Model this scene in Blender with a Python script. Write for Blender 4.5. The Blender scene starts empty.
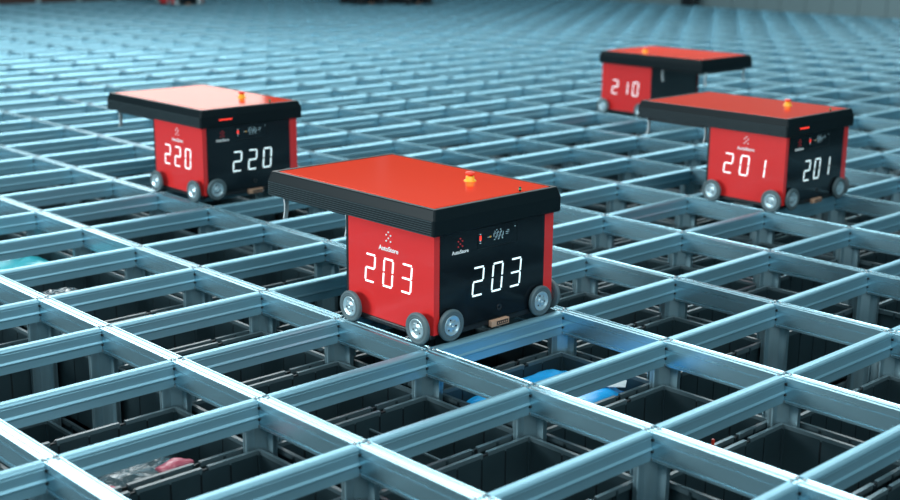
import bpy, bmesh, math, random
from mathutils import Vector, Matrix, noise
S = bpy.context.scene
COL = S.collection
random.seed(4)
CX, CY = 0.48, 0.69            # grid pitch: short side along x, long side along y

# ------------------------------------------------------------------ camera
CAM = Vector((3.0825, -2.8258, 1.4108))
YAW, PIT, ROLL, FPX = 2.38235787, -0.24865698, 0.0095563, 1288.82
fw = Vector((math.cos(YAW)*math.cos(PIT), math.sin(YAW)*math.cos(PIT), math.sin(PIT)))
r0 = fw.cross(Vector((0, 0, 1))).normalized(); u0 = r0.cross(fw)
rt = r0*math.cos(ROLL)+u0*math.sin(ROLL); up = -r0*math.sin(ROLL)+u0*math.cos(ROLL)
cd = bpy.data.cameras.new('camera'); cam = bpy.data.objects.new('camera', cd); COL.objects.link(cam)
m = Matrix((rt, up, -fw)).transposed().to_4x4(); m.translation = CAM; cam.matrix_world = m
cd.sensor_width = 36; cd.lens = FPX*36/900; cd.clip_end = 200
cd.dof.use_dof = True; cd.dof.focus_distance = 4.55; cd.dof.aperture_fstop = 2.0
S.camera = cam
def proj(x, y, z=0.0):
    d = Vector((x, y, z))-CAM; k = d.dot(fw)
    if k < .2: return None
    return 450+FPX*d.dot(rt)/k, 250-FPX*d.dot(up)/k, k

# ------------------------------------------------------------------ materials
def mat(name, col, rough=.5, metal=0., emit=None, es=1., noise_amt=0., nscale=(8, 8, 8), spec=.5, coat=0., trans=0., bump=0., bscale=20):
    M = bpy.data.materials.new(name); M.use_nodes = True
    nt = M.node_tree; b = nt.nodes['Principled BSDF']
    b.inputs['Base Color'].default_value = (*col, 1); b.inputs['Roughness'].default_value = rough
    b.inputs['Metallic'].default_value = metal; b.inputs['Specular IOR Level'].default_value = spec
    b.inputs['Coat Weight'].default_value = coat; b.inputs['Coat Roughness'].default_value = .05
    b.inputs['Transmission Weight'].default_value = trans
    if emit: b.inputs['Emission Color'].default_value = (*emit, 1); b.inputs['Emission Strength'].default_value = es
    if noise_amt or bump:
        tc = nt.nodes.new('ShaderNodeTexCoord'); mp = nt.nodes.new('ShaderNodeMapping')
        mp.inputs['Scale'].default_value = nscale; nt.links.new(tc.outputs['Object'], mp.inputs['Vector'])
        n = nt.nodes.new('ShaderNodeTexNoise'); n.inputs['Scale'].default_value = 1; n.inputs['Detail'].default_value = 5
        nt.links.new(mp.outputs['Vector'], n.inputs['Vector'])
        if noise_amt:
            rp = nt.nodes.new('ShaderNodeMapRange'); rp.inputs['To Min'].default_value = 1-noise_amt; rp.inputs['To Max'].default_value = 1+noise_amt
            rp.inputs['From Min'].default_value = .3; rp.inputs['From Max'].default_value = .7
            nt.links.new(n.outputs['Fac'], rp.inputs['Value'])
            mx = nt.nodes.new('ShaderNodeVectorMath'); mx.operation = 'SCALE'; mx.inputs[0].default_value = col
            nt.links.new(rp.outputs['Result'], mx.inputs['Scale']); nt.links.new(mx.outputs['Vector'], b.inputs['Base Color'])
            rr = nt.nodes.new('ShaderNodeMath'); rr.operation = 'MULTIPLY'; rr.inputs[1].default_value = rough
            nt.links.new(rp.outputs['Result'], rr.inputs[0]); nt.links.new(rr.outputs['Value'], b.inputs['Roughness'])
        if bump:
            n2 = nt.nodes.new('ShaderNodeTexNoise'); n2.inputs['Scale'].default_value = bscale; n2.inputs['Detail'].default_value = 4
            nt.links.new(tc.outputs['Object'], n2.inputs['Vector'])
            bp = nt.nodes.new('ShaderNodeBump'); bp.inputs['Strength'].default_value = bump; bp.inputs['Distance'].default_value = .01
            nt.links.new(n2.outputs['Fac'], bp.inputs['Height']); nt.links.new(bp.outputs['Normal'], b.inputs['Normal'])
    return M
ALU_C = (.28, .53, .64)
ALU_L = (.34, .575, .67)
MA = mat('aluminium_long', ALU_L, .27, .80, noise_amt=.035, nscale=(1.5, 60, 60))
MB_ = mat('aluminium_cross', ALU_C, .46, .74, noise_amt=.06, nscale=(60, 1.5, 60))
MC = mat('aluminium_post', (.30, .46, .52), .42, .70, noise_amt=.18, nscale=(30, 30, 1.2))
MSCREW = mat('screw_steel', (.45, .5, .52), .3, .9)
MDARK = mat('dark_gap', (.003, .007, .010), .6)
BIN = mat('bin_plastic', (.020, .040, .048), .42, noise_amt=.15, nscale=(6, 6, 6))
BINR = mat('bin_plastic_lit_rim', (.070, .11, .125), .38)  # lighter copy of the bin plastic: light caught by top edges, put into colour
RED = mat('red_lacquer', (.74, .030, .030), .25, coat=.15)
TOPRED = mat('red_top_sheet', (.97, .058, .016), .10, spec=.35)
BLK = mat('black_plastic', (.010, .013, .016), .34)
BLKG = mat('black_gloss', (.004, .007, .010), .14, spec=.35)
RIMB = mat('black_cover', (.005, .011, .014), .42, spec=.16)
FINM = mat('black_fins_lit', (.05, .075, .085), .5, spec=.2)  # cover black lightened so the fins look lit along their tops
LED = mat('led_white', (.8, .95, .95), .5, emit=(.76, .95, 1.), es=.92)
SCR = mat('screen_ink', (.4, .7, .8), .5, emit=(.6, .9, 1.), es=.55)
WHT = mat('white_print_glow', (.85, .9, .9), .5, emit=(.8, .9, .95), es=.12)  # white lettering and dots; a faint glow is added to plain print
LEDR = mat('led_red', (.8, .03, .02), .5, emit=(1, .05, .03), es=1.2)
REDP = mat('red_print_glow', (.6, .02, .03), .5, emit=(1, .05, .05), es=.08)  # red logo print, brightened by a little added emission
TIRE = mat('grey_rubber', (.085, .13, .145), .55)
HUB = mat('hub_aluminium', (.55, .72, .78), .30, .6)
YEL = mat('yellow_plastic', (.95, .45, .02), .35)
BTN = mat('red_button', (.85, .05, .02), .3)
WOOD = mat('tan_connector', (.50, .30, .20), .6)
HOOK = mat('white_hook', (.62, .68, .7), .4)
GRN = mat('green_lamp', (.02, .3, .12), .4, emit=(.05, .8, .3), es=.3)
BLUE = mat('blue_film', (.02, .45, .95), .22, spec=.7, bump=.5, bscale=14)
CYAN = mat('cyan_film', (.05, .62, .72), .25, spec=.7, bump=.5, bscale=18)
CLEAR = mat('clear_film', (.05, .075, .085), .10, spec=1., bump=1., bscale=30, coat=.9)
PINK = mat('pink_film', (.62, .12, .17), .25, spec=.7, bump=.6, bscale=22)
WLAB = mat('white_paper', (.75, .8, .8), .6)
FLOOR = mat('concrete_dark', (.010, .022, .030), .8, noise_amt=.2, nscale=(2, 2, 2))
WALLM = mat('wall_panel_teal', (.16, .24, .26), .55)
BROWN = mat('brown_panel', (.055, .028, .024), .6, noise_amt=.3, nscale=(3, 3, 3))
FPOST = mat('fence_post_grey', (.34, .46, .5), .45, .3)

# ------------------------------------------------------------------ mesh helpers
class MB:
    """collects shapes of ONE part into one mesh"""
    def __init__(s): s.bm = bmesh.new(); s.mats = []
    def mi(s, m):
        if m is None: return 0
        if m not in s.mats: s.mats.append(m)
        return s.mats.index(m)
    def box(s, x0, x1, y0, y1, z0, z1, m=None, bev=0., seg=2, M=None):
        r = bmesh.ops.create_cube(s.bm, size=1); vs = r['verts']
        for v in vs:
            v.co = Vector(((x0+x1)/2+v.co.x*(x1-x0), (y0+y1)/2+v.co.y*(y1-y0), (z0+z1)/2+v.co.z*(z1-z0)))
            if M: v.co = M @ v.co
        fs = {f for v in vs for f in v.link_faces}; i = s.mi(m)
        for f in fs: f.material_index = i
        if bev:
            es = list({e for v in vs for e in v.link_edges})
            r = bmesh.ops.bevel(s.bm, geom=es, offset=bev, segments=seg, affect='EDGES', profile=.5)
            for f in r['faces']: f.material_index = i
        return s
    def prism(s, pts, axis, a, b, m=None):
        """closed outline pts (u,v) extruded along axis from a to b"""
        def P(u, v, w): return {'x': (w, u, v), 'y': (u, w, v), 'z': (u, v, w)}[axis]
        A = [s.bm.verts.new(P(u, v, a)) for u, v in pts]; B = [s.bm.verts.new(P(u, v, b)) for u, v in pts]
        n = len(pts); fs = []
        for k in range(n): fs.append(s.bm.faces.new((A[k], A[(k+1) % n], B[(k+1) % n], B[k])))
        fs.append(s.bm.faces.new(A[::-1])); fs.append(s.bm.faces.new(B))
        i = s.mi(m)
        for f in fs: f.material_index = i
        bmesh.ops.recalc_face_normals(s.bm, faces=fs)
        return s
    def lathe(s, prof, M, n=32, m=None, smooth=True):
        """prof = (radius, height) pairs about local z, closed to the axis when r=0"""
        rings = []
        for r, h in prof:
            if r < 1e-6: rings.append([s.bm.verts.new(M @ Vector((0, 0, h)))])
            else: rings.append([s.bm.verts.new(M @ Vector((r*math.cos(2*math.pi*k/n), r*math.sin(2*math.pi*k/n), h))) for k in range(n)])
        i = s.mi(m); fs = []
        for a, b in zip(rings, rings[1:]):
            for k in range(n):
                q = (k+1) % n
                if len(a) == 1 and len(b) == 1: continue
                if len(a) == 1: f = s.bm.faces.new((a[0], b[k], b[q]))
                elif len(b) == 1: f = s.bm.faces.new((a[k], b[0], a[q]))
                else: f = s.bm.faces.new((a[k], b[k], b[q], a[q]))
                f.material_index = i; f.smooth = smooth; fs.append(f)
        bmesh.ops.recalc_face_normals(s.bm, faces=fs)
        return s
    def data(s, name, m=None):
        me = bpy.data.meshes.new(name); s.bm.to_mesh(me); s.bm.free()
        for k in (s.mats or [m]): me.materials.append(k)
        return me
    def build(s, name, m=None, parent=None, loc=None):
        return link(name, s.data(name, m), parent, loc)
def link(name, me, parent=None, loc=None):
    o = bpy.data.objects.new(name, me); COL.objects.link(o)
    if parent: o.parent = parent
    if loc: o.location = loc
    return o
def tag(o, label=None, cat=None, group=None, kind=None):
    if label: o['label'] = label
    if cat: o['category'] = cat
    if group: o['group'] = group
    if kind: o['kind'] = kind
    return o
def empty(name, loc=(0, 0, 0)):
    o = bpy.data.objects.new(name, None); COL.objects.link(o); o.location = loc; o.empty_display_size = .1; return o
def copy_tree(o, parent=None):
    c = o.copy(); COL.objects.link(c)
    if parent: c.parent = parent
    for ch in [k for k in bpy.data.objects if k.parent == o]: copy_tree(ch, c)
    return c
RX = Matrix.Rotation(math.pi/2, 4, 'X'); RY = Matrix.Rotation(math.pi/2, 4, 'Y')

# ------------------------------------------------------------------ what the view needs
XMIN, XMAX, YMIN, YMAX = -38, 6, -6, 24      # in cells
def seen(i, j, margin=130, z=0.0):
    pts = [proj((i+a)*CX, (j+b)*CY, z) for a in (0, 1) for b in (0, 1)]
    pts = [p for p in pts if p]
    if not pts: return False
    return max(p[0] for p in pts) > -margin and min(p[0] for p in pts) < 900+margin and \
        min(p[1] for p in pts) < 500+margin*1.2
def dist(x, y): return (Vector((x, y, 0))-CAM).length
cells = [(i, j) for i in range(XMIN, XMAX) for j in range(YMIN, YMAX) if seen(i, j)]

# ------------------------------------------------------------------ the storage grid (one thing)
grid = empty('storage_grid', (0, 0, -2.4))
tag(grid, 'silvery aluminium storage grid of crossing track rails on upright posts, filling the whole picture', 'grid')
GO = Vector((0, 0, 2.4))       # children positions relative to the grid's base
def long_outline():
    h = [(.025, 0), (.0212, 0), (.0202, -.0030), (.0042, -.0030), (.0028, -.0006)]
    top = [(-u, v) for u, v in h]                       # left lip -> rib
    top = top + h[::-1]                                 # rib -> right lip
    right = [(.025, -.0225), (.0228, -.0235), (.0228, -.0265), (.025, -.0275), (.025, -.072), (.0232, -.073), (.0232, -.0765), (.0262, -.0775), (.0262, -.086)]
    return top + right + [(-u, v) for u, v in right[::-1]]
def cross_outline():
    top = [(-.021, -.0090), (-.0175, -.0045), (-.010, -.0012), (0, 0), (.010, -.0012), (.0175, -.0045), (.021, -.0090)]
    right = [(.021, -.0125), (.0185, -.0135), (.0185, -.0165), (.020, -.018), (.020, -.045), (.0245, -.0515), (.0245, -.054), (.021, -.058), (.021, -.086)]
    return top + right + [(-u, v) for u, v in right[::-1]]
G = .009                       # half of the joint gap at a crossing
long_me = MB().prism(long_outline(), 'x', G, CX-G).data('track_rail', MA)
cross_me = MB().prism(cross_outline(), 'y', .0255, CY-.0255).data('cross_rail', MB_)
def joint_mb():
    b = MB()
    b.box(-G, G, -.0235, .0235, -.086, -.0045, MA)
    for sx, sy in ((-1, -1), (1, -1), (-1, 1), (1, 1)):
        b.lathe([(0, .001), (.0045, .001), (.0055, -.001), (.0055, -.005)], Matrix.Translation((sx*.011, sy*.0165, 0)), 10, MSCREW)
    for sy in (-1, 1):
        for z in (-.022, -.058, -.081):
            for sx in (-1, 1):
                b.box(sx*.0245-.003, sx*.0245+.003, sy*.0265-.0022, sy*.0265+.0022, z-.004, z+.004, MDARK if z > -.08 else MSCREW)
    return b
joint_me = joint_mb().data('rail_joint')
def post_mb():
    b = MB(); q = .034
    b.prism([(q, 0), (0, q), (-q, 0), (0, -q)], 'z', -2.4, -.086)
    e = .066; t = .0032
    b.box(-e, e, -t, t, -2.4, -.087); b.box(-t, t, -e, e, -2.4, -.087)
    for sx in (-1, 1):          # small returns on the fins, as on the extrusion
        b.box(sx*(e-.005), sx*e, -.009, .009, -2.4, -.087); b.box(-.009, .009, sx*(e-.005), sx*e, -2.4, -.087)
    return b
post_me = post_mb().data('support_post', MC)
def lay(name, me, places, label_rest):
    places = sorted(places, key=lambda p: dist(*p))
    for p in places[:100]: link(name, me, grid, GO+Vector((p[0], p[1], 0)))
    bm = bmesh.new(); tmp = bmesh.new(); tmp.from_mesh(me)
    base = [v.co.copy() for v in tmp.verts]; faces = [([v.index for v in f.verts], f.material_index) for f in tmp.faces]; tmp.free()
    for p in places[100:]:
        vs = [bm.verts.new((c.x+p[0], c.y+p[1], c.z)) for c in base]
        for ix, mi in faces:
            f = bm.faces.new([vs[k] for k in ix]); f.material_index = mi
    m2 = bpy.data.meshes.new(name+'s_far'); bm.to_mesh(m2); bm.free()
    for k in me.materials: m2.materials.append(k)
    o = link(name, m2, grid, GO); o['kind'] = 'stuff'
nodes = sorted({(i+a, j+b) for i, j in cells for a in (0, 1) for b in (0, 1)})
XE, YE = -38, 24
lay('track_rail', long_me, [(i*CX, j*CY) for i, j in sorted({(i, j+b) for i, j in cells for b in (0, 1)})], None)
lay('cross_rail', cross_me, [(i*CX, j*CY) for i, j in sorted({(i+a, j) for i, j in cells for a in (0, 1)})], None)
lay('rail_joint', joint_me, [(i*CX, j*CY) for i, j in nodes], None)
lay('support_post', post_me, [(i*CX, j*CY) for i, j in nodes if dist(i*CX, j*CY) < 17], None)

# ------------------------------------------------------------------ storage bins
BW, BL, BH, BZ = .449, .649, .31, -.156
def bin_mb(lx=BW, ly=BL):
    b = MB(); x, y, t = lx/2, ly/2, .006
    b.box(-x+.008, x-.008, -y+.008, y-.008, -BH, -BH+.006, BIN)
    # ribbed walls: flat panels with narrow recessed channels between them
    def wall(axis, side, half, other, n):
        w = 2*(half-.014)/n
        a = other-.008
        for k in range(n):
            p0, p1 = -half+.014+k*w+.0035, -half+.014+(k+1)*w-.0035
            lo, hi = sorted((side*a, side*(a-t)))
            if axis == 'x': b.box(p0, p1, lo, hi, -BH, -.012, BIN)
            else: b.box(lo, hi, p0, p1, -BH, -.012, BIN)
        lo, hi = sorted((side*(a-.0040), side*(a-.0020)))
        if axis == 'x': b.box(-half+.010, half-.010, lo, hi, -BH, -.012, MDARK)
        else: b.box(lo, hi, -half+.010, half-.010, -BH, -.012, MDARK)
    for s in (-1, 1):
        wall('x', s, x, y, 3); wall('y', s, y, x, 6)
        for s2 in (-1, 1): b.box(*sorted((s*(x-.008), s*(x-.022))), *sorted((s2*(y-.008), s2*(y-.022))), -BH, -.012, BIN)
    return b
def rim_mb(lx=BW, ly=BL):
    b = MB(); x, y, w = lx/2, ly/2, .013
    def run(axis, s, half, other, notch):
        lo, hi = sorted((s*other, s*(other-w)))
        cuts = [-half]+[c for n in notch for c in (n-.011, n+.011)]+[half]
        for k in range(0, len(cuts), 2):
            a0, a1 = cuts[k], cuts[k+1]
            if axis == 'x': b.box(a0, a1, lo, hi, -.018, 0, BINR)
            else: b.box(lo, hi, a0, a1, -.018, 0, BINR)
        for n in notch:
            l2, h2 = sorted((s*(other-.004), s*(other-w)))
            if axis == 'x': b.box(n-.011, n+.011, l2, h2, -.018, -.006, MDARK)
            else: b.box(l2, h2, n-.011, n+.011, -.018, -.006, MDARK)
        m = int(half/.055)
        for k in range(-m, m+1):    # small ticks moulded along the outside
            c = k*.108
            if abs(c) > half-.02: continue
            l3, h3 = sorted((s*(other+.003), s*(other-.002)))
            if axis == 'x': b.box(c-.004, c+.004, l3, h3, -.03, -.004, BIN)
            else: b.box(l3, h3, c-.004, c+.004, -.03, -.004, BIN)
    for s in (-1, 1):
        run('x', s, x-w, y, []); run('y', s, y-w, x, [-.12, .12])
        for s2 in (-1, 1): b.box(*sorted((s*x, s*(x-w))), *sorted((s2*y, s2*(y-w))), -.018, 0, BINR)
    return b
bin_me, rim_me = bin_mb().data('storage_bin'), rim_mb().data('rim')
def divider_mb():
    b = MB(); b.box(-BW/2+.015, BW/2-.015, -.002, .002, -BH+.006, -.05, BIN)
    b.box(-BW/2+.015, BW/2-.015, -.004, .004, -.054, -.048, BINR); return b
div_me = divider_mb().data('divider', BIN)
def cell_center(i, j): return (i+.5)*CX, (j+.5)*CY
LEVEL = {(1, 0): 0, (2, 0): 0, (0, 0): 0, (1, -1): 0, (2, -1): 1, (0, -1): 0, (-1, -1): 0, (-2, -1): 0, (0, -2): 0, (-1, -2): 0,
         (-2, -2): 2, (1, 1): 2, (0, 1): 0, (2, 1): 0, (1, 2): 2, (0, 2): 0, (-1, 2): 0, (-2, 1): 0, (-1, 0): 0, (-2, 0): 0,
         (-5, -1): 0, (-5, -2): 0, (-6, -1): 0, (-2, 5): 1, (-1, 4): 0, (-1, 5): 0, (3, 0): 0, (3, 1): 0, (2, 2): 1, (-1, 1): 0, (-3, -1): 0,
         (-4, -1): 0, (1, -2): 0, (-3, -2): 1}
SPECIAL = {(0, 0): 'dark grey bin holding a bright blue bag, just in front of the sharp robot',
           (1, 0): 'dark grey divided bin directly in front of the bin with the blue bag',
           (0, -1): 'dark grey divided bin in the cell touching the near wheels of the sharp robot',
           (1, -1): 'dark grey bin with a scrap of clear plastic, low in the middle foreground',
           (-1, -2): 'dark bin holding pink and clear plastic wrap in the lower left foreground',
           (2, 0): 'empty dark grey bin just right of the small red tab, at the lower right'}
def where(i, j):
    a = i+1; b = j
    def n(k): return '%d cell%s' % (abs(k), '' if abs(k) == 1 else 's')
    A = '' if a == 0 else n(a)+(' lower right' if a > 0 else ' upper left')
    B = '' if b == 0 else n(b)+(' upper right' if b > 0 else ' lower left')
    if not A and not B: return 'directly underneath the sharp robot'
    return (A+(', ' if A and B else '')+B)+' of robot 203'
n_bin = 0; LV = {}
for i, j in sorted(cells, key=lambda c: dist(*cell_center(*c))):
    x, y = cell_center(i, j)
    if dist(x, y) > 13 or not seen(i, j, 6, -.1): continue
    rnd = random.Random(i*131+j*17+5).random()
    lv = LEVEL.get((i, j), 0 if rnd < .72 else (1 if rnd < .9 else 2))
    o = link('storage_bin', bin_me, None, (x, y, BZ-lv*.33))
    link('rim', rim_me, o)
    if (i, j) in ((1, 0), (0, -1)): link('divider', div_me, o, (0, .06, 0))
    near = dist(x, y) < 8.2
    if (i, j) in SPECIAL: lab = SPECIAL[(i, j)]
    elif near: lab = ('grey bin ', 'sunken grey bin ', 'deep sunken bin ')[lv]+where(i, j)
    else: lab = 'distant grey bin glimpsed between the rails far behind the sharp robot'
    tag(o, lab, 'bin', 'storage bins in the grid cells' if near else 'distant storage bins between the rails')
    n_bin += 1
    LV[(i, j)] = lv
for (i, j), lv in sorted(LV.items()):
    x, y = cell_center(i, j)
    if dist(x, y) > 6.6 or lv > 1 or not any(LV.get(q, 0) > lv for q in ((i+1, j), (i, j-1), (i+1, j-1), (i+2, j-1))): continue
    for k in (1, 2):
        o = link('storage_bin', bin_me, None, (x, y, BZ-(lv+k)*.33)); link('rim', rim_me, o)
        tag(o, ('bin second from top, ' if k == 1 else 'bin third from top, ')+where(i, j), 'bin', 'storage bins in the grid cells')
        n_bin += 1
print('bins', n_bin)

# contents of bins
def bag(name, x, y, z, sx, sy, sz, m, amp, seed, label, cat, rot=0.):
    EX = .38 if 'bag' in name or 'cyan' in name else .6
    bm = bmesh.new(); bmesh.ops.create_uvsphere(bm, u_segments=56, v_segments=30, radius=1)
    for v in bm.verts:
        c = v.co.copy()
        def sp(a, e): return math.copysign(abs(a)**e, a)
        d = Vector((sp(c.x, EX)*sx, sp(c.y, EX)*sy, math.copysign(abs(c.z)**(EX*.9+.2), c.z)*sz))
        q = Vector((d.x*11+seed*7.3, d.y*11, d.z*11))
        k = abs(noise.noise(q))*1.1+abs(noise.noise(q*2.3))*.6
        d.z += amp*(k-.35)*(1 if c.z > 0 else .3); d.x += amp*.4*noise.noise(q*1.4); d.y += amp*.4*noise.noise(q*1.7+Vector((5, 0, 0)))
        d.x = max(-sx*1.04, min(sx*1.04, d.x)); d.y = max(-sy*1.04, min(sy*1.04, d.y)); d.z = max(-sz-amp*.2+.001, d.z)
        v.co = d
    me = bpy.data.meshes.new(name); bm.to_mesh(me); bm.free(); me.materials.append(m)
    for p in me.polygons: p.use_smooth = m is not CLEAR
    o = link(name, me, None, (x, y, z)); o.rotation_euler.z = rot
    return tag(o, label, cat)
floorz = BZ-BH+.006
def fill(name, i, j, dx, dy, sx, sy, top, m, amp, seed, label, cat, rot=0.):
    x, y = cell_center(i, j); h = (top-floorz)/2
    return bag(name, x+dx, y+dy, floorz+h, sx, sy, h-amp*.2, m, amp, seed, label, cat, rot)
fill('blue_bag', 0, 0, .0, .0, .205, .298, -.168, BLUE, .012, 1, 'bright blue plastic bag filling the bin in front of the sharp robot', 'bag')
b = MB().box(-.055, .055, -.03, .03, -.002, .002, bev=.001).build('paper_label', WLAB, None, (cell_center(0, 0)[0]+.12, cell_center(0, 0)[1]+.20, -.160))
b.rotation_euler = (.05, -.05, .6); tag(b, 'small white paper slip lying on the blue bag', 'label')
fill('plastic_wrap', 1, 0, -.0, -.24, .17, .055, -.20, CLEAR, .03, 2, 'crinkled clear plastic wrap in the divided bin, under the bright rail', 'plastic wrap')
fill('plastic_wrap', 1, -1, -.06, -.12, .12, .12, -.255, CLEAR, .03, 3, 'scrap of clear plastic in the low middle foreground bin', 'plastic wrap')
fill('plastic_wrap', -1, -2, .04, .0, .14, .26, -.205, CLEAR, .02, 4, 'crinkled clear plastic wrap in the lower left bin beneath two pink parcels', 'plastic wrap')
px_, py_ = cell_center(-1, -2)
bag('pink_parcel', px_+.125, py_+.10, -.190, .032, .06, .008, PINK, .02, 5, 'pink plastic wrapped parcel in the lower left bin, upper right one', 'parcel')
bag('pink_parcel', px_+.135, py_-.15, -.192, .025, .045, .008, PINK, .02, 6, 'pink plastic wrapped parcel in the lower left bin, lower left one', 'parcel')
fill('cyan_wrap', -6, -1, .0, .10, .195, .19, -.175, CYAN, .02, 7, 'bright cyan plastic wrap in a bin at the left edge', 'plastic wrap')
fill('plastic_wrap', -5, -1, .06, .0, .13, .2, -.185, CLEAR, .03, 8, 'crinkled clear plastic wrap in the bin beside the cyan wrap', 'plastic wrap')
fill('plastic_wrap', -2, 5, .05, -.16, .05, .04, -.25, CLEAR, .03, 9, 'white glint of plastic wrap below the right moving robot, left piece', 'plastic wrap')
fill('plastic_wrap', -2, 5, .18, -.12, .04, .04, -.25, CLEAR, .03, 10, 'white glint of plastic wrap below the right moving robot, right piece', 'plastic wrap')
fill('plastic_wrap', -1, 4, .13, -.12, .05, .07, -.20, CLEAR, .03, 11, 'small piece of clear plastic wrap under the rails at the right edge', 'plastic wrap')
t = MB().box(-.004, .004, -.004, .004, 0, .020, bev=.001).build('rim_tab', BTN, None, (1.775*CX+.0, .607*CY, -.2))
x2, y2 = cell_center(1, 0)
t.location = (x2+BW/2-.006, y2-.002, BZ+.0); tag(t, 'small red tab standing on a bin rim under the beam at the lower right', 'tab')

# ------------------------------------------------------------------ robot
SEG = {'0': 'abcdef', '1': 'bc', '2': 'abged', '3': 'abgcd', '7': 'abc'}
def digit_strokes(ch, w=.054, h=.107, t=.0064, g=.0034, slant=.085):
    """seven-segment strokes as quads (u,v) with a slight lean"""
    r = []
    for s in SEG[ch]:
        if s in 'agd':
            v = {'a': h-t/2, 'g': h/2, 'd': t/2}[s]; u0_, u1_ = t*.75, w-t*.95
            if s in 'ad' or True: r.append([(u0_, v-t/2), (u1_, v-t/2), (u1_+t*.3, v), (u1_, v+t/2), (u0_, v+t/2), (u0_-t*.3, v)])
        else:
            u = {'b': w-t/2, 'c': w-t/2, 'e': t/2, 'f': t/2}[s]
            v0, v1 = (h/2+g, h-t-g*.6) if s in 'bf' else (t+g*.6, h/2-g)
            r.append([(u-t/2, v0), (u+t/2, v0), (u+t/2, v1), (u-t/2, v1)])
    return [[(u+v*slant-.005, v) for u, v in q] for q in r]
def digit(parent, plane, ch, u, v, m=LED):
    b = MB()
    for q in digit_strokes(ch):
        if plane == 'y': b.prism([(u+a, v+c) for a, c in q], 'y', .0435, .0455)
        elif plane == 'Y': b.prism([(u-a, v+c) for a, c in q], 'y', .6455, .6475)
        else: b.prism([(u+a, v+c) for a, c in q], 'x', -.0195, -.0182)
    return b.build('digit', m, parent)
def text_mesh(s, size, m):
    cu = bpy.data.curves.new('lettering', 'FONT'); cu.body = s; cu.size = size; cu.extrude = .0006; cu.align_x = 'CENTER'; cu.offset = size*.012
    o = bpy.data.objects.new('tmp', cu); COL.objects.link(o); bpy.context.view_layer.update()
    me = bpy.data.meshes.new_from_object(o.evaluated_get(bpy.context.evaluated_depsgraph_get()))
    bpy.data.objects.remove(o); me.materials.clear(); me.materials.append(m); return me
TXW, TXS = text_mesh('AutoStore', .0245, WHT), text_mesh('AutoStore', .0185, WHT)
def logo_dots(parent, plane, u, v, s, m):
    b = MB()
    for a, c in ((0, .022), (-.0115, .011), (.0115, .011), (0, 0), (-.0115, -.011), (.0115, -.011)):
        if plane == 'y': M = Matrix.Translation((u+a*s, .0445, v+c*s)) @ RX
        else: M = Matrix.Translation((-.0192, u+a*s, v+c*s)) @ RY
        b.lathe([(0, .0012), (.0032*s, .0012), (.0032*s, -.0012), (0, -.0012)], M, 12)
    return b.build('logo', m, parent)
def wheel(parent, c, axis, TIRE=TIRE, HUB=HUB):
    """axis: unit sign and letter of the outward side"""
    sgn, ax = axis
    M = Matrix.Translation(c) @ (Matrix.Rotation(math.pi/2 if sgn < 0 else -math.pi/2, 4, 'X') if ax == 'y' else Matrix.Rotation(math.pi/2*sgn, 4, 'Y'))
    R, h = .057, .0085
    b = MB(); b.lathe([(.034, -h), (R-.006, -h), (R-.001, -h+.002), (R, -h+.005), (R, h-.005), (R-.0015, h-.0015), (R-.007, h), (.046, h), (.0445, h-.0015), (.043, h), (.038, h), (.0365, h-.004), (.034, h-.004), (.034, -h)], M, 48, TIRE)
    w = b.build('wheel', None, parent)
    d = MB(); d.lathe([(.0365, -h), (.0365, h-.002), (.0355, h-.0005), (.032, h-.0005), (.029, h-.0045), (.014, h-.0045), (.0115, h-.001), (.004, h-.001), (.0035, h-.004), (0, h-.004)], M, 40, HUB)
    for k in range(6):
        a = k*math.pi/3+.3; P = M @ Matrix.Translation((.0205*math.cos(a), .0205*math.sin(a), h-.0045))
        d.lathe([(0, .0012), (.0028, .0012), (.0034, 0)], P, 10, BLK if k % 2 else MSCREW)
    d.build('hub', None, w)
    a = MB(); a.lathe([(0, -.03), (.012, -.03), (.012, -h), (0, -h)], M, 16, BLK); a.build('axle', None, w)
    return w
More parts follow.
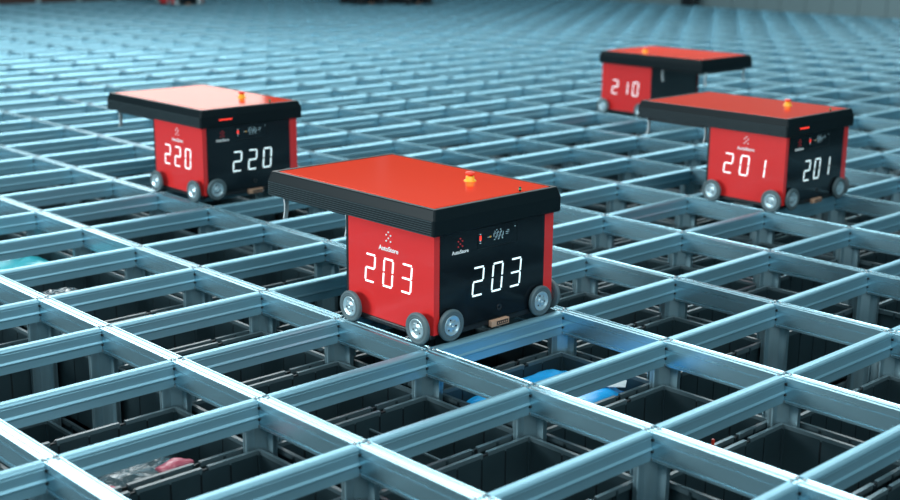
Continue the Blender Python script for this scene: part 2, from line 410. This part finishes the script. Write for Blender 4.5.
def make_robot(digits, dark=False, flip=False, indicator=False, screen=True):
    r = empty('storage_robot')
    X0, X1, Y0, Y1, Z0, Z1 = -.490, -.022, .046, .645, .030, .381
    side = BLK if dark else RED; WM = (BLK, BLK) if dark else (TIRE, HUB)
    # chassis
    b = MB()
    b.box(X0+.004, X1-.012, Y0+.006, Y1-.006, .016, Z1, BLK, .004)
    b.box(X0+.03, X1-.012, Y0-.006, Y0+.02, .010, .030, BLK, .005)
    b.box(X1-.02, X1-.002, Y0+.09, Y1-.09, .012, .034, BLK, .004)
    b.box(X0+.03, X1-.03, Y1-.02, Y1+.006, .010, .030, BLK, .005)
    b.build('chassis', None, r)
    # red shell: near side panel with wrapped corner strips
    p = MB().prism([(X0, Y0), (X1, Y0), (X1, Y0+.026), (X1-.014, Y0+.026), (X1-.014, Y0+.01), (X0, Y0+.01)], 'z', Z0, Z1).build('side_panel', side, r)
    p2 = MB().prism([(X0, Y1), (X1, Y1), (X1, Y1-.048), (X1-.014, Y1-.048), (X1-.014, Y1-.01), (X0, Y1-.01)], 'z', Z0, Z1).build('side_panel', side, r)
    MB().box(X0-.004, X0+.008, Y0-.001, Y0+.008, Z0, Z1).build('edge_strip', BLK, r)
    f = MB().box(X1-.014, X1+.0018, Y0+.0265, Y1-.0485, Z0+.006, Z1).build('front_panel', BLKG, r)
    if digits:
        for ch, u in zip(digits, (-.384, -.286, -.187)): digit(p, 'y', ch, u, .153)
        for ch, u in zip(digits, (-.128, -.226, -.325)): digit(p2, 'Y', ch, u, .153)
        for ch, u in zip(digits, (.229, .325, .419)): digit(f, 'x', ch, u, .135)
    if not dark:
        logo_dots(p, 'y', -.257, .334, 1., WHT)
        tx = link('lettering', TXW, p, (-.257, .0448, .286)); tx.rotation_euler = (math.pi/2, 0, 0)
        logo_dots(f, 'x', .167, .338, .85, REDP)
        tx = link('lettering', TXS, f, (-.0192, .167, .304)); tx.rotation_euler = (math.pi/2, 0, math.pi/2)
    # port on the front
    MB().lathe([(.0125, 0), (.0125, .002), (.0105, .003), (.009, .001), (0, .0005)], Matrix.Translation((X1+.001, .365, .072)) @ RY, 24).build('port', BLK, f)
    # status screen
    s = MB(); s.box(-.021, -.0185, .250, .450, .303, .379, BLKG, .001); s.box(-.0192, -.0178, .250, .450, .303, .3042, BLK); s.box(-.0192, -.0178, .4488, .450, .303, .379, BLK)
    s = s.build('status_screen', None, f)
    if screen:
        g = MB(); rr = random.Random(9)
        def mark(y, z, w, h): g.box(-.0188, -.0182, y-w/2, y+w/2, z-h/2, z+h/2)
        for k in range(5): mark(.263, .325+k*.008, .006, .002)
        for k in range(10):
            y = .330+k*.0052; mark(y, .344+.010*math.sin(k*2.1), .0013, .008+.010*rr.random())
        for k in range(5): mark(.334+k*.010, .344+(.017 if k % 2 else -.017), .005, .0016)
        mark(.308, .341, .020, .0010); mark(.398, .347, .018, .0010); mark(.396, .340, .012, .0010); mark(.402, .353, .010, .0010); mark(.437, .361, .003, .003)
        g.build('screen_graphic', SCR, s)
        MB().box(-.0188, -.0181, .259, .268, .334, .352).build('screen_bar', LEDR, s)
        MB().box(-.0188, -.0181, .309, .316, .338, .344).build('screen_dot', YEL, s)
    # charging contact
    c = MB(); c.box(-.024, -.006, .315, .405, .007, .031, WOOD, .003); c.box(-.0065, -.0045, .340, .398, .012, .026, BLK, .001)
    for k in range(5): c.box(-.005, -.0038, .345+k*.0105, .350+k*.0105, .016, .022, WOOD)
    c.build('charging_contact', None, r)
    # wheels
    for x in (-.430, -.066):
        wheel(r, Vector((x, .0125, .0545)), (-1, 'y'), *WM); wheel(r, Vector((x, .6775, .0545)), (1, 'y'), *WM)
    for y in (.116, .570):
        wheel(r, Vector((-.0085, y, .058)), (1, 'x'), *WM); wheel(r, Vector((-.503, y, .058)), (-1, 'x'), *WM)
    # cover with overhang, tapering top band and cooling fins on the near side
    a0, a1, c0, c1 = -.964, -.010, .034, .674; zb, zm, zt = .381, .438, .474
    b = MB(); bm = b.bm
    def ring(ins, z): return [bm.verts.new(q) for q in ((a0+ins, c0+ins, z), (a1-ins, c0+ins, z), (a1-ins, c1-ins, z), (a0+ins, c1-ins, z))]
    rings = [ring(.006, zb), ring(.0, zb+.005), ring(.0, zm), ring(.010, zt-.003), ring(.0125, zt), ring(.028, zt), ring(.030, zt-.003)]
    for A_, B_ in zip(rings, rings[1:]):
        for k in range(4): bm.faces.new((A_[k], A_[(k+1) % 4], B_[(k+1) % 4], B_[k]))
    bm.faces.new(rings[0][::-1]); bm.faces.new(rings[-1])
    bmesh.ops.bevel(bm, geom=[e for e in bm.edges if abs(e.verts[0].co.z-e.verts[1].co.z) > .02], offset=.009, segments=4, affect='EDGES', profile=.5)
    bmesh.ops.recalc_face_normals(bm, faces=bm.faces[:])
    cov = b.build('cover', RIMB, r)
    fb = MB()
    for k in range(7): fb.box(a0+.010, a1-.010, c0-.004, c0+.002, zb+.004+k*.0080, zb+.0064+k*.0080)
    fb.build('cooling_fins', FINM, cov)
    tp = MB().box(a0+.040, a1-.034, c0+.034, c1-.034, zt-.006, zt+.0005, bev=.001).build('top_panel', TOPRED, cov)
    # emergency stop
    e = MB().lathe([(.024, 0), (.024, .003), (.019, .006), (.0165, .008), (.0165, .019), (0, .019)], Matrix.Translation((-.308, .492, zt)), 28, YEL).build('emergency_stop', None, cov)
    MB().lathe([(0, .017), (.010, .017), (.010, .022), (.0175, .024), (.0185, .029), (.016, .034), (0, .036)], Matrix.Translation((-.308, .492, zt)), 28, BTN).build('button', None, e)
    MB().lathe([(0, 0), (.0045, 0), (.0045, .016), (0, .018)], Matrix.Translation((-.052, .494, zt)), 12, BLK).build('signal_stub', None, cov)
    MB().lathe([(.0046, .007), (.0050, .007), (.0050, .011), (.0046, .011)], Matrix.Translation((-.052, .494, zt)), 12, GRN).build('signal_lamp', None, cov)
    # gripper bands hanging under the overhang
    for x in (-.938, -.555):
        for y in (.10, .58):
            h = MB(); pts = []
            for k in range(9):
                z = .385-.105*k/8; dx = .010*math.sin(k/8*math.pi)-(0 if k else .004); pts.append((x+dx, z))
            out = [(a-.0035, z) for a, z in pts]+[(a+.0035, z) for a, z in pts[::-1]]
            h.prism(out, 'y', y-.012, y+.006); h.build('gripper_band', HOOK, r)
    MB().box(-.93, -.55, .08, .60, .362, .381, bev=.004).build('lift_frame', BLK, r)
    if indicator:
        MB().box(a1-.002, a1+.003, c0+.11, c0+.19, zb+.034, zb+.040).build('indicator_light', LEDR, cov)
    return r
robot = make_robot('203')
tag(robot, 'sharp red and black wheeled storage robot showing 203, standing in the middle', 'robot')
def place(digits, x, y, label, flip=False, **k):
    r = make_robot(digits, **k)
    if flip: r.location = (x-.512, y+CY, 0); r.rotation_euler.z = math.pi
    else: r.location = (x, y, 0)
    return tag(r, label, 'robot')
left = place('220', -5.2*CX, 1*CY, 'red and black robot with pale shining top, alone at the upper left', indicator=True)
right = place('201', -.8*CX, 4*CY, 'larger red and black robot at the right, in front of another robot', indicator=True)

turned = place('210', -5.95*CX, 7*CY, 'smaller red and black robot at the upper right, overhang pointing right, behind the larger one', flip=True)
far = place('', -33.9*CX, 13*CY, 'distant robot with a glimpse of red at the top left edge of the picture')
dark1 = place('', -30.6*CX, 17*CY, 'left one of two distant black robots cut off at the top edge', dark=True)
dark2 = place('', -29.6*CX, 18*CY, 'right one of two distant black robots cut off at the top edge', dark=True)
for rb in (robot, left, right, turned, far, dark1, dark2): rb['group'] = 'storage robots on the grid'
# safety fence along the far left edge of the grid
fence = empty('safety_fence', (-18.75, 9, -.1)); tag(fence, 'brown safety fence with pale posts along the far left edge of the grid', 'fence')
for k in range(9): MB().box(-.03, .03, -3.55+k*.783-.035, -3.55+k*.783+.035, 0, 1.3).build('post', FPOST, fence)
for k in range(8): MB().box(-.065, -.035, -3.55+k*.783+.0, -3.55+(k+1)*.783, .02, 1.2).build('fence_panel', BROWN, fence)
MB().box(-.03, .03, -3.6, 2.8, 1.24, 1.3).build('top_rail', FPOST, fence)

cab = MB().box(-.13, .13, -.1, .1, .02, 1.3, BLK, .01).box(-.12, .12, -.08, .08, 0, .03, BLK).build('control_cabinet', None, None, (-11.15, 16.6, .0))
MB().box(-.11, .11, -.112, -.1, .1, 1.22, BLK, .003).build('door', None, cab)
tag(cab, 'narrow black cabinet by the far wall, cut off at the top edge', 'cabinet')

# ------------------------------------------------------------------ setting
def struct(o): o['kind'] = 'structure'; return o
struct(MB().box(-24, 8, -10, 20, -2.5, -2.4).build('floor', FLOOR))
wb = MB(); wy = 16.95
for k in range(44): wb.box(-19.5+k*.5+.006, -19.0+k*.5-.006, wy, wy+.06, -2.4, 5.5)
wb.box(-20, 4, wy+.03, wy+.12, -2.4, 5.5)
struct(wb.build('wall_back', WALLM))
struct(MB().box(-20.6, -20.4, -10, 17, -2.4, 5.5).build('wall_left', WALLM))

# ------------------------------------------------------------------ light
def area(name, loc, target, sx, sy, power, col):
    l = bpy.data.lights.new(name, 'AREA'); l.shape = 'RECTANGLE'; l.size = sx; l.size_y = sy; l.energy = power; l.color = col
    o = bpy.data.objects.new(name, l); COL.objects.link(o); o.location = loc
    o.rotation_euler = (Vector(target)-Vector(loc)).to_track_quat('-Z', 'Y').to_euler(); return o
W = bpy.data.worlds.new('world'); S.world = W; W.use_nodes = True
W.node_tree.nodes['Background'].inputs[0].default_value = (.16, .42, .52, 1)
W.node_tree.nodes['Background'].inputs[1].default_value = .24
LC = (.86, .97, 1.)
o = area('hall_light_back', (-6.9, 6.7, 5.1), (-6.9, 6.7, 0), 12, 7, 1400, (.90, .99, 1.)); o.rotation_euler = (0, 0, math.radians(46))
area('hall_light_far_left', (-13.6, 5.6, 4.9), (-4, 0, 0), 5, 4, 300, (.92, .99, 1.))
area('hall_light_left', (-15, 8.1, 2.4), (-6, 3, 1), 3, 1.6, 24, (1., .93, .88))
o = area('hall_light_top', (2.5, -2.0, 6.5), (2.5, -2, 0), 9, 6, 600, LC); o.rotation_euler = (0, 0, math.radians(46))
area('hall_light_front', (-5.0, -9.5, 2.6), (1.5, 1, 0), 6, 2.2, 1100, LC)
area('hall_light_right', (8.5, -2.0, 2.8), (-3.5, -.5, 0), 5, 2.2, 230, LC)
vs = S.view_settings
vs.view_transform = 'Standard'; vs.look = 'None'; vs.gamma = 1; vs.use_curve_mapping = False; vs.exposure = 0
